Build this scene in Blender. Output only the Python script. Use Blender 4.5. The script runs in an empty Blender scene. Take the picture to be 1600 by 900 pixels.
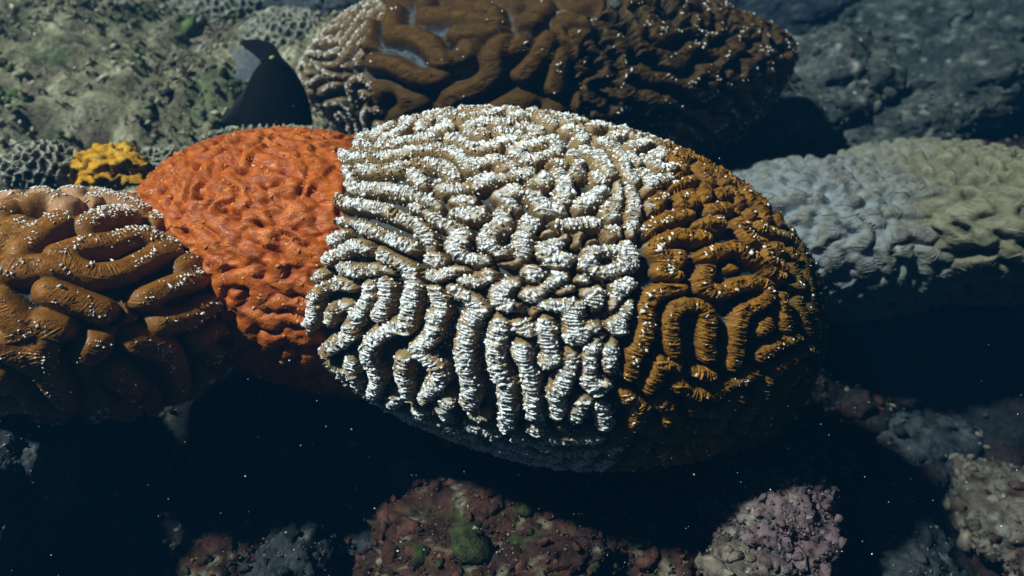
import bpy, math
import numpy as np
from mathutils import Vector

# ------------------------------------------------------------------ camera, sky, sun, exposure
scene = bpy.context.scene
COL = scene.collection
PITCH = math.radians(35.0)
CAM = np.array([0.0, -0.508, 0.356])
FPX = 1473.0                                        # focal length in pixels of a 1600 px wide frame
FWD = np.array([0.0, math.cos(PITCH), -math.sin(PITCH)])
RIGHT = np.array([1.0, 0.0, 0.0])
UP = np.array([0.0, math.sin(PITCH), math.cos(PITCH)])

cam_data = bpy.data.cameras.new('camera')
cam_data.sensor_width = 36.0
cam_data.lens = 36.0 * FPX / 1600.0
cam_data.clip_start = 0.01
cam_data.clip_end = 300.0
cam_data.dof.use_dof = True
cam_data.dof.focus_distance = 0.52
cam_data.dof.aperture_fstop = 9.0
cam = bpy.data.objects.new('camera', cam_data)
cam.location = CAM
cam.rotation_euler = (math.pi / 2 - PITCH, 0.0, 0.0)
COL.objects.link(cam)
scene.camera = cam

SUN_DIR = np.array([-0.54, -0.17, 0.84]); SUN_DIR /= np.linalg.norm(SUN_DIR)
elev = math.asin(SUN_DIR[2]); azim = math.atan2(SUN_DIR[0], SUN_DIR[1])
world = bpy.data.worlds.new('World'); scene.world = world
world.use_nodes = True
wn = world.node_tree
sky = wn.nodes.new('ShaderNodeTexSky'); sky.sky_type = 'NISHITA'; sky.sun_disc = False
sky.sun_elevation = elev; sky.sun_rotation = azim
bg = wn.nodes['Background']; bg.inputs['Strength'].default_value = 0.0065
wn.links.new(sky.outputs[0], bg.inputs['Color'])
sun_data = bpy.data.lights.new('sun', 'SUN'); sun_data.energy = 5.0
sun_data.angle = math.radians(3.0); sun_data.color = (1.0, 0.995, 0.96)
sun = bpy.data.objects.new('sun', sun_data)
sun.rotation_euler = Vector(SUN_DIR).to_track_quat('Z', 'Y').to_euler()
COL.objects.link(sun)
scene.view_settings.view_transform = 'Standard'
scene.view_settings.look = 'None'
scene.view_settings.exposure = 1.0
scene.view_settings.gamma = 1.0
scene.view_settings.use_curve_mapping = False

rng = np.random.default_rng(11)

# ------------------------------------------------------------------ helpers
def at(x, y, d):
    """point of the place seen at photo position x, y and depth d metres"""
    return CAM + d * (FWD + (x - 800) / FPX * RIGHT + (450 - y) / FPX * UP)

_perm = np.random.default_rng(3).permutation(256); _perm = np.concatenate([_perm] * 3)
_grad = np.random.default_rng(4).normal(size=(256, 3)); _grad /= np.linalg.norm(_grad, axis=1)[:, None]
def noise(p):
    p = np.asarray(p, float); shp = p.shape[:-1]; p = p.reshape(-1, 3)
    i = np.floor(p).astype(int); f = p - i; i &= 255
    w = f * f * f * (f * (f * 6 - 15) + 10)
    out = np.zeros(len(p))
    for dx in (0, 1):
        for dy in (0, 1):
            for dz in (0, 1):
                h = _perm[_perm[_perm[i[:, 0] + dx] + i[:, 1] + dy] + i[:, 2] + dz]
                g = _grad[h]
                d = g[:, 0] * (f[:, 0] - dx) + g[:, 1] * (f[:, 1] - dy) + g[:, 2] * (f[:, 2] - dz)
                out += d * (w[:, 0] if dx else 1 - w[:, 0]) * (w[:, 1] if dy else 1 - w[:, 1]) * (w[:, 2] if dz else 1 - w[:, 2])
    return (out * 1.6).reshape(shp)
def fbm(p, octaves=4, gain=0.5, ridged=False):
    p = np.asarray(p, float); a = 1.0; s = 0.0; t = 0.0
    for k in range(octaves):
        n = noise(p * 2.03 ** k + 17.3 * k)
        if ridged: n = 1 - 2 * np.abs(n)
        s = s + a * n; t += a; a *= gain
    return s / t
def smooth(a, b, x):
    t = np.clip((x - a) / (b - a), 0, 1); return t * t * (3 - 2 * t)
def mix(a, b, t):
    t = np.asarray(t)[..., None]; return np.asarray(a) * (1 - t) + np.asarray(b) * t
def unit(v):
    return v / np.maximum(np.linalg.norm(v, axis=-1, keepdims=True), 1e-12)

def tag(o, label=None, cat=None, group=None, kind=None):
    for k, v in (('label', label), ('category', cat), ('group', group), ('kind', kind)):
        if v: o[k] = v
    return o
def empty(name, loc):
    o = bpy.data.objects.new(name, None); o.location = loc; o.empty_display_size = 0.02
    COL.objects.link(o); return o

def mesh_object(name, verts, faces, mat, parent=None, origin=None, color=None, normals=None, smooth_shade=True):
    """faces: (n, 3) or (n, 4) int array; verts in world space"""
    org = np.zeros(3) if origin is None else np.asarray(origin, float)
    verts = np.asarray(verts, np.float32) - org.astype(np.float32)
    faces = np.asarray(faces, np.int32); n, k = faces.shape
    me = bpy.data.meshes.new(name)
    me.vertices.add(len(verts)); me.vertices.foreach_set('co', verts.ravel())
    me.loops.add(n * k); me.loops.foreach_set('vertex_index', faces.ravel())
    me.polygons.add(n); me.polygons.foreach_set('loop_start', np.arange(0, n * k, k, dtype=np.int32))
    me.update(calc_edges=True); me.validate()
    me.polygons.foreach_set('use_smooth', np.full(len(me.polygons), smooth_shade))
    if color is not None:
        a = me.attributes.new('Col', 'FLOAT_COLOR', 'POINT')
        c = np.ones((len(verts), 4), np.float32); c[:, :3] = color
        a.data.foreach_set('color', c.ravel())
    if normals is not None:
        me.normals_split_custom_set_from_vertices(np.asarray(normals, np.float32).tolist())
    me.materials.append(mat)
    o = bpy.data.objects.new(name, me); COL.objects.link(o)
    if parent is not None: o.parent = parent
    elif origin is not None: o.location = org
    return o

def material(name, rough=0.6, spec=0.3, sss=0.0, bump=0.0, bscale=300.0, var=0.25, vscale=120.0, sss_col=None, coat=0.0, base=None, alpha=1.0):
    m = bpy.data.materials.new(name); m.use_nodes = True
    nt = m.node_tree; p = nt.nodes['Principled BSDF']
    p.inputs['Roughness'].default_value = rough
    p.inputs['Specular IOR Level'].default_value = spec
    p.inputs['IOR'].default_value = 1.36
    if base is None:
        col = nt.nodes.new('ShaderNodeAttribute'); col.attribute_name = 'Col'; src = col.outputs['Color']
    else:
        col = nt.nodes.new('ShaderNodeRGB'); col.outputs[0].default_value = (*base, 1); src = col.outputs[0]
    tc = nt.nodes.new('ShaderNodeTexCoord')
    nz = nt.nodes.new('ShaderNodeTexNoise'); nz.inputs['Scale'].default_value = vscale; nz.inputs['Detail'].default_value = 5
    nt.links.new(tc.outputs['Object'], nz.inputs['Vector'])
    mr = nt.nodes.new('ShaderNodeMapRange'); mr.inputs['From Min'].default_value = 0.3; mr.inputs['From Max'].default_value = 0.7
    mr.inputs['To Min'].default_value = 1 - var; mr.inputs['To Max'].default_value = 1 + var
    nt.links.new(nz.outputs['Fac'], mr.inputs['Value'])
    vm = nt.nodes.new('ShaderNodeVectorMath'); vm.operation = 'SCALE'
    nt.links.new(src, vm.inputs[0]); nt.links.new(mr.outputs[0], vm.inputs['Scale'])
    nt.links.new(vm.outputs[0], p.inputs['Base Color'])
    if sss > 0:
        p.inputs['Subsurface Weight'].default_value = sss
        p.inputs['Subsurface Radius'].default_value = sss_col or (1.0, 0.35, 0.15)
        p.inputs['Subsurface Scale'].default_value = 0.003
    if coat > 0:
        p.inputs['Coat Weight'].default_value = coat; p.inputs['Coat Roughness'].default_value = 0.18; p.inputs['Coat IOR'].default_value = 1.3
    if bump > 0:
        nb = nt.nodes.new('ShaderNodeTexNoise'); nb.inputs['Scale'].default_value = bscale; nb.inputs['Detail'].default_value = 6
        nt.links.new(tc.outputs['Object'], nb.inputs['Vector'])
        b = nt.nodes.new('ShaderNodeBump'); b.inputs['Strength'].default_value = bump; b.inputs['Distance'].default_value = 0.002
        nt.links.new(nb.outputs['Fac'], b.inputs['Height']); nt.links.new(b.outputs[0], p.inputs['Normal'])
    if alpha < 1: p.inputs['Alpha'].default_value = alpha
    return m

MAT_RIDGE = material('coral_tissue', 0.5, 0.35, bump=0.5, bscale=900, var=0.25, vscale=260)
MAT_FLOOR = material('valley_tissue', 0.6, 0.25, bump=0.5, bscale=700, var=0.3, vscale=150)
MAT_TIP = material('coral_tips', 0.55, 0.3, bump=0.25, bscale=1500, var=0.12, vscale=500)
MAT_FLESH = material('fleshy_tissue', 0.5, 0.2, bump=0.6, bscale=1100, var=0.22, vscale=180)
MAT_GLOSS = material('glossy_tissue', 0.42, 0.35, coat=0.10, bump=0.35, bscale=1300, var=0.2, vscale=180)
MAT_ORANGE = material('orange_tissue', 0.42, 0.4, coat=0.08, bump=0.35, bscale=1000, var=0.28, vscale=150)
MAT_ROCK = material('encrusted_rock', 0.85, 0.15, bump=1.0, bscale=420, var=0.55, vscale=160)
MAT_TURF = material('turf', 0.8, 0.1, var=0.3, vscale=60)

_k = np.fft.fftfreq(1024) * 1024
_kk = np.hypot(_k[None], _k[:, None])
_tex = np.fft.ifft2(np.fft.fft2(np.random.default_rng(8).normal(size=(1024, 1024))) / np.maximum(_kk, 40) ** 1.9).real
_tex = (_tex / _tex.std() * 0.26).astype(np.float32)
def patchy(ab, scale, seed):
    """quick 2-D cloud noise, about -0.6 to 0.6"""
    g = (np.asarray(ab) * scale * 20.0 + np.array([seed * 137.1, seed * 71.7])) % 1024
    i = g.astype(int); f = g - i; x0, y0 = i[..., 0] % 1024, i[..., 1] % 1024; x1, y1 = (x0 + 1) % 1024, (y0 + 1) % 1024
    fx, fy = f[..., 0], f[..., 1]
    return _tex[y0, x0] * (1 - fx) * (1 - fy) + _tex[y0, x1] * fx * (1 - fy) + _tex[y1, x0] * (1 - fx) * fy + _tex[y1, x1] * fx * fy

# ------------------------------------------------------------------ dome machinery
class Dome:
    """an ellipsoid mound with a chart centred on the side that faces the open water"""
    def __init__(s, px, py, a, b, tilt, depth, rdepth, L=1.85, lump=0.02, seed=0):
        s.C = at(px, py, depth)
        dist = np.linalg.norm(s.C - CAM)
        k = depth / FPX
        corr = 1.0 / math.sqrt(1 + (min(a, b) / FPX) ** 2)
        s.r = np.array([a * k * corr, b * k * corr, rdepth])
        e3 = unit(CAM - s.C)
        e1 = unit(RIGHT - e3 * (RIGHT @ e3)); e2 = np.cross(e3, e1)
        t = math.radians(tilt)                      # positive: right side lower
        s.B = np.stack([math.cos(t) * e1 - math.sin(t) * e2, math.sin(t) * e1 + math.cos(t) * e2, e3], 1)
        s.L = L; s.lump = lump; s.seed = seed
        s.dirs = unit(np.random.default_rng(seed + 100).normal(size=(4, 3)))
    def q(s, ab):
        th = np.hypot(ab[..., 0], ab[..., 1]); k = np.sinc(th / np.pi)
        return np.stack([ab[..., 0] * k, ab[..., 1] * k, np.cos(th)], -1)
    def base(s, ab):
        q = s.q(ab)
        lf = np.ones(q.shape[:-1])
        for k, f in enumerate((2.1, 2.9, 4.3, 5.7)):
            d = s.dirs[k]; lf = lf + s.lump * 0.5 / (1 + 0.4 * k) * np.sin(f * (q @ d) * 1.6 + s.seed * 1.7 + k)
        P = s.C + (q * s.r * lf[..., None]) @ s.B.T
        n = unit((q / s.r) @ s.B.T)
        return P, n
    def chart(s, x, y):
        """photo position -> chart (nan when it misses)"""
        d = FWD + (np.asarray(x, float)[..., None] - 800) / FPX * RIGHT + (450 - np.asarray(y, float)[..., None]) / FPX * UP
        o = ((CAM - s.C) @ s.B) / s.r; v = (d @ s.B) / s.r
        A = (v * v).sum(-1); Bq = (v * o).sum(-1); Cq = (o * o).sum() - 1
        disc = Bq * Bq - A * Cq
        t = (-Bq - np.sqrt(np.where(disc > 0, disc, np.nan))) / A
        q = o + t[..., None] * v
        th = np.arccos(np.clip(q[..., 2], -1, 1)); h = np.maximum(np.hypot(q[..., 0], q[..., 1]), 1e-9)
        return np.stack([th * q[..., 0] / h, th * q[..., 1] / h], -1)

def bil(F, ab, L):
    N = F.shape[0]
    g = np.clip((ab + L) / (2 * L) * (N - 1), 0, N - 1.001)
    i = g.astype(int); f = g - i
    x0, y0 = i[..., 0], i[..., 1]; fx, fy = f[..., 0], f[..., 1]
    return (F[y0, x0] * (1 - fx) * (1 - fy) + F[y0, x0 + 1] * fx * (1 - fy) + F[y0 + 1, x0] * (1 - fx) * fy + F[y0 + 1, x0 + 1] * fx * fy)

def dense(pts, step):
    out = [pts[:1]]
    for a, b in zip(pts[:-1], pts[1:]):
        n = max(1, int(np.ceil(np.linalg.norm(b - a) / step)))
        out.append(a + (b - a) * (np.arange(1, n + 1) / n)[:, None])
    return np.concatenate(out)

def labyrinth(dome, N, lam, strokes, seed, steps=24, r=0.6, quad=0.0, warp=0.0, ay=1.0, gd=1.0):
    """walls and valleys: seen walls seed the field, pattern growth fills what lies between and behind"""
    L = dome.L; cell = 2 * L / (N - 1); R = np.random.default_rng(seed)
    D = np.full((N, N), 9.0); D2 = np.full((N, N), 9.0)      # nearest wall, nearest other wall
    W = int(lam * 1.0 * max(1, ay) / cell) + 1
    for st in strokes:
        ab = dome.chart(np.array([p[0] for p in st]), np.array([p[1] for p in st]))
        ab = ab[~np.isnan(ab[:, 0])]
        if len(ab) < 1: continue
        pts = (dense(ab, cell * 1.6) + L) / cell
        lo = np.maximum(np.floor(pts.min(0)).astype(int) - W, 0); hi = np.minimum(np.ceil(pts.max(0)).astype(int) + W, N - 1)
        if (hi <= lo).any(): continue
        sub = np.full((hi[1] - lo[1], hi[0] - lo[0]), 9.0)
        for gx, gy in pts:
            x0, x1 = max(lo[0], int(gx) - W), min(hi[0], int(gx) + W + 2); y0, y1 = max(lo[1], int(gy) - W), min(hi[1], int(gy) + W + 2)
            d = np.hypot(np.arange(x0, x1)[None] - gx, (np.arange(y0, y1)[:, None] - gy) / ay) * cell
            v = sub[y0 - lo[1]:y1 - lo[1], x0 - lo[0]:x1 - lo[0]]; np.minimum(v, d, out=v)
        a = D[lo[1]:hi[1], lo[0]:hi[0]]; b = D2[lo[1]:hi[1], lo[0]:hi[0]]
        nb = np.where(sub < a, a, np.minimum(b, sub)); na = np.minimum(a, sub)
        a[:] = na; b[:] = nb
    u = R.normal(size=(N, N))
    kx = np.fft.fftfreq(N, cell) * lam
    k2 = kx[None] ** 2 + (kx[:, None] * ay) ** 2
    lin = r - (1 - k2) ** 2 * 1.2
    band = np.exp(-((np.sqrt(k2) - 1) / 0.16) ** 2)
    u = np.fft.ifft2(np.fft.fft2(u) * band).real; u = np.clip(u / (u.std() * 1.4), -1, 1)
    dt = 0.5
    for _ in range(12):
        u = np.fft.ifft2((np.fft.fft2(u + dt * (quad * np.clip(u, -1, 1) ** 2 - np.clip(u, -1.3, 1.3) ** 3))) / (1 - dt * np.clip(lin, -20, 0.9))).real
    tr = np.clip(np.cos(np.minimum(D / lam, 0.62) * 2 * np.pi) * 0.95, -1, 1)
    tr = np.minimum(tr, 1 - 2 * gd * (1 - smooth(-0.02, 0.42, (D2 - D) / lam)))
    w = 1 - smooth(0.50, 0.62, D / lam)
    u = u * (1 - w) + tr * w
    for _ in range(steps):
        u = np.fft.ifft2((np.fft.fft2(u + dt * (quad * np.clip(u, -1, 1) ** 2 - np.clip(u, -1.3, 1.3) ** 3))) / (1 - dt * np.clip(lin, -20, 0.9))).real
        u = u + (tr - u) * w * 0.5
    u = u / 0.85
    if warp:
        AB = dome_grid(dome, N)
        w2 = np.stack([patchy(AB, 0.45 / lam, seed * 0.31), patchy(AB, 0.45 / lam, seed * 0.53 + 4)], -1)
        u = bil(u, AB + w2 * warp * lam, L)
    return u

def components(mask):
    N, M = mask.shape; idx = np.arange(N * M).reshape(N, M)
    e = []
    m = mask[:, :-1] & mask[:, 1:]; e.append(np.stack([idx[:, :-1][m], idx[:, 1:][m]], 1))
    m = mask[:-1] & mask[1:]; e.append(np.stack([idx[:-1][m], idx[1:][m]], 1))
    e = np.concatenate(e); p = np.arange(N * M)
    while True:
        a, b = p[e[:, 0]], p[e[:, 1]]; ne = a != b
        if not ne.any(): break
        a, b = a[ne], b[ne]; np.minimum.at(p, np.maximum(a, b), np.minimum(a, b))
        while True:
            pp = p[p]
            if (pp == p).all(): break
            p = pp
        e = e[ne]
    return np.where(mask, p.reshape(N, M), -1)

ICO = None
def ico():
    global ICO
    if ICO is None:
        import bmesh
        bm = bmesh.new(); bmesh.ops.create_icosphere(bm, subdivisions=1, radius=1.0)
        ICO = (np.array([v.co[:] for v in bm.verts]), np.array([[v.index for v in f.verts] for f in bm.faces])); bm.free()
    return ICO

OCT = (np.array([[1, 0, 0], [-1, 0, 0], [0, 1, 0], [0, -1, 0], [0, 0, 1], [0, 0, -1]], float),
       np.array([[0, 2, 4], [2, 1, 4], [1, 3, 4], [3, 0, 4], [2, 0, 5], [1, 2, 5], [3, 1, 5], [0, 3, 5]]))
def crest_points(U, dome, lam, n, sep, R, umin=0.25, thmax=1.6):
    """points on the crest lines, with the direction across the wall, thinned to a spacing"""
    N = U.shape[0]; L = dome.L; cell = 2 * L / (N - 1)
    k = np.fft.fftfreq(N, cell) * 2 * np.pi
    Us = np.fft.ifft2(np.fft.fft2(U) * np.exp(-(k[None] ** 2 + k[:, None] ** 2) * (lam * 0.06) ** 2)).real
    gy, gx = np.gradient(Us, cell); gyy, _ = np.gradient(gy, cell); gxy, gxx = np.gradient(gx, cell)
    th = np.sqrt(R.random(n)) * thmax; ph = R.random(n) * 2 * np.pi
    c = np.stack([th * np.cos(ph), th * np.sin(ph)], 1)
    for _ in range(6):
        a, b, d = bil(gxx, c, L), bil(gxy, c, L), bil(gyy, c, L)
        g = np.stack([bil(gx, c, L), bil(gy, c, L)], 1)
        tr, df = (a + d) / 2, np.sqrt(((a - d) / 2) ** 2 + b * b)
        lamb = tr - df                                   # most negative curvature: across the wall
        ang = 0.5 * np.arctan2(2 * b, a - d) + np.pi / 2
        e = np.stack([np.cos(ang), np.sin(ang)], 1)
        st = -(g * e).sum(1) / np.minimum(lamb, -1e-6)
        st = np.where(lamb < 0, np.clip(st, -lam * 0.2, lam * 0.2), 0)
        c = c + e * st[:, None]
    ok = (lamb < 0) & (bil(Us, c, L) > umin) & (np.hypot(c[:, 0], c[:, 1]) < thmax)
    c, e = c[ok], e[ok]
    # thin
    keep = []; grid = {}; q = np.floor(c / sep).astype(int)
    for i in range(len(c)):
        kx, ky = q[i]; bad = False
        for ax in (kx - 1, kx, kx + 1):
            for ay in (ky - 1, ky, ky + 1):
                for j in grid.get((ax, ay), ()):
                    if (c[i, 0] - c[j, 0]) ** 2 + (c[i, 1] - c[j, 1]) ** 2 < sep * sep: bad = True; break
                if bad: break
            if bad: break
        if not bad:
            keep.append(i); grid.setdefault((kx, ky), []).append(i)
    return c[keep], e[keep]

def surf(dome, H, ab):
    P, n = dome.base(ab); return P + n * bil(H, ab, dome.L)[..., None], n

def make_septa(name, dome, H, c, e, half, rise, thick, colf, mat, parent, origin, R, ns=7):
    """thin radial plates that comb each wall from crest to foot"""
    m = len(c)
    if m == 0: return None
    t = np.linspace(-1, 1, ns)
    w = half * R.uniform(0.8, 1.08, (m, 1, 1))
    ab = c[:, None] + e[:, None] * t[None, :, None] * w
    tang = np.stack([-e[:, 1], e[:, 0]], 1)
    ab = ab + tang[:, None] * (R.normal(size=(m, 1, 1)) * half * 0.12 * (t ** 2)[None, :, None])
    P, n = surf(dome, H, ab)
    dP, _ = dome.base(ab + tang[:, None] * 1e-3)
    P0, _ = dome.base(ab)
    T = unit(dP - P0)
    rs = rise * (1 - 0.55 * t ** 2)[None] * R.uniform(0.35, 1.2, (m, 1)) * R.uniform(0.7, 1.3, (m, ns))
    tk = thick * R.uniform(0.7, 1.3, (m, 1, 1))
    dn = n * rise * 0.8
    V = np.stack([P - T * tk - dn, P - T * tk * 0.35 + n * rs[..., None], P + T * tk * 0.35 + n * rs[..., None], P + T * tk - dn], 2)
    cols = colf(ab.reshape(-1, 2)).reshape(m, ns, 1, 3) * R.uniform(0.6, 1.35, (m, 1, 1, 1))
    cols = np.broadcast_to(cols, (m, ns, 4, 3))
    fs = []
    for s in range(ns - 1):
        for k in range(3):
            fs.append([s * 4 + k, s * 4 + k + 1, (s + 1) * 4 + k + 1, (s + 1) * 4 + k])
    Fc = (np.array(fs)[None] + (np.arange(m) * ns * 4)[:, None, None]).reshape(-1, 4)
    o = mesh_object(name, V.reshape(-1, 3), Fc, mat, parent, origin, np.clip(cols, 0, 1).reshape(-1, 3), smooth_shade=False)
    return tag(o, kind='stuff')

def make_tips(name, dome, H, ab, e, size, col, mat, parent, origin, R, lift=0.3, stretch=1.5, fine=False):
    m = len(ab)
    if m == 0: return None
    V0, F0 = OCT if fine else ico()
    P, n = surf(dome, H, ab)
    E3, _ = dome.base(ab + e * 1e-3); P0, _ = dome.base(ab)
    X = unit(E3 - P0); Y = np.cross(n, X)
    ra = R.normal(size=(m, 1)) * 0.6; X, Y = X * np.cos(ra) + Y * np.sin(ra), Y * np.cos(ra) - X * np.sin(ra)
    sz = size[:, None]
    v = V0[None] * (1 + 0.28 * R.normal(size=(m, len(V0), 1)))
    V = P[:, None] + (n * sz * lift)[:, None] + sz[:, None] * (v[..., :1] * X[:, None] * stretch + v[..., 1:2] * Y[:, None] * 0.8 + v[..., 2:] * n[:, None] * 0.9)
    F = (F0[None] + (np.arange(m) * len(V0))[:, None, None]).reshape(-1, 3)
    c = np.repeat(col, len(V0), 0)
    o = mesh_object(name, V.reshape(-1, 3), F, mat, parent, origin, c, smooth_shade=True)
    return tag(o, kind='stuff')

def dome_grid(dome, N):
    g = np.linspace(-dome.L, dome.L, N)
    A, Bq = np.meshgrid(g, g)
    return np.stack([A, Bq], -1)

def grid_normals(P):
    du = np.gradient(P, axis=1); dv = np.gradient(P, axis=0)
    return unit(np.cross(du, dv))

def emit(name, P, NRM, colr, facemask, mat, parent, origin):
    """the faces of a grid that belong to one piece, as one mesh"""
    N, M = P.shape[:2]
    ys, xs = np.nonzero(facemask)
    f = np.stack([ys * M + xs, ys * M + xs + 1, (ys + 1) * M + xs + 1, (ys + 1) * M + xs], 1)
    used, inv = np.unique(f.ravel(), return_inverse=True)
    return mesh_object(name, P.reshape(-1, 3)[used], inv.reshape(-1, 4), mat, parent, origin, np.clip(colr.reshape(-1, 3)[used], 0, 1), NRM.reshape(-1, 3)[used])

def split_emit(root, org, P, NRM, colr, region, U, thr, mat_r, mat_f, Pface, rname='ridge', fname='valley_floor', minc=40, maxp=300):
    """one mesh per wall that stands by itself, one for the floor between them"""
    face = region
    fu = (U[:-1, :-1] + U[1:, :-1] + U[:-1, 1:] + U[1:, 1:]) / 4
    lab = components((fu > thr) & face)
    ids, cnt = np.unique(lab[lab >= 0], return_counts=True)
    order = np.argsort(-cnt); ids, cnt = ids[order], cnt[order]
    keep = ids[cnt >= minc][:maxp]
    isr = np.isin(lab, keep)
    emit(fname, P, NRM, colr, face & ~isr, mat_f, root, org)
    for k in keep: emit(rname, P, NRM, colr, lab == k, mat_r, root, org)

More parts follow.
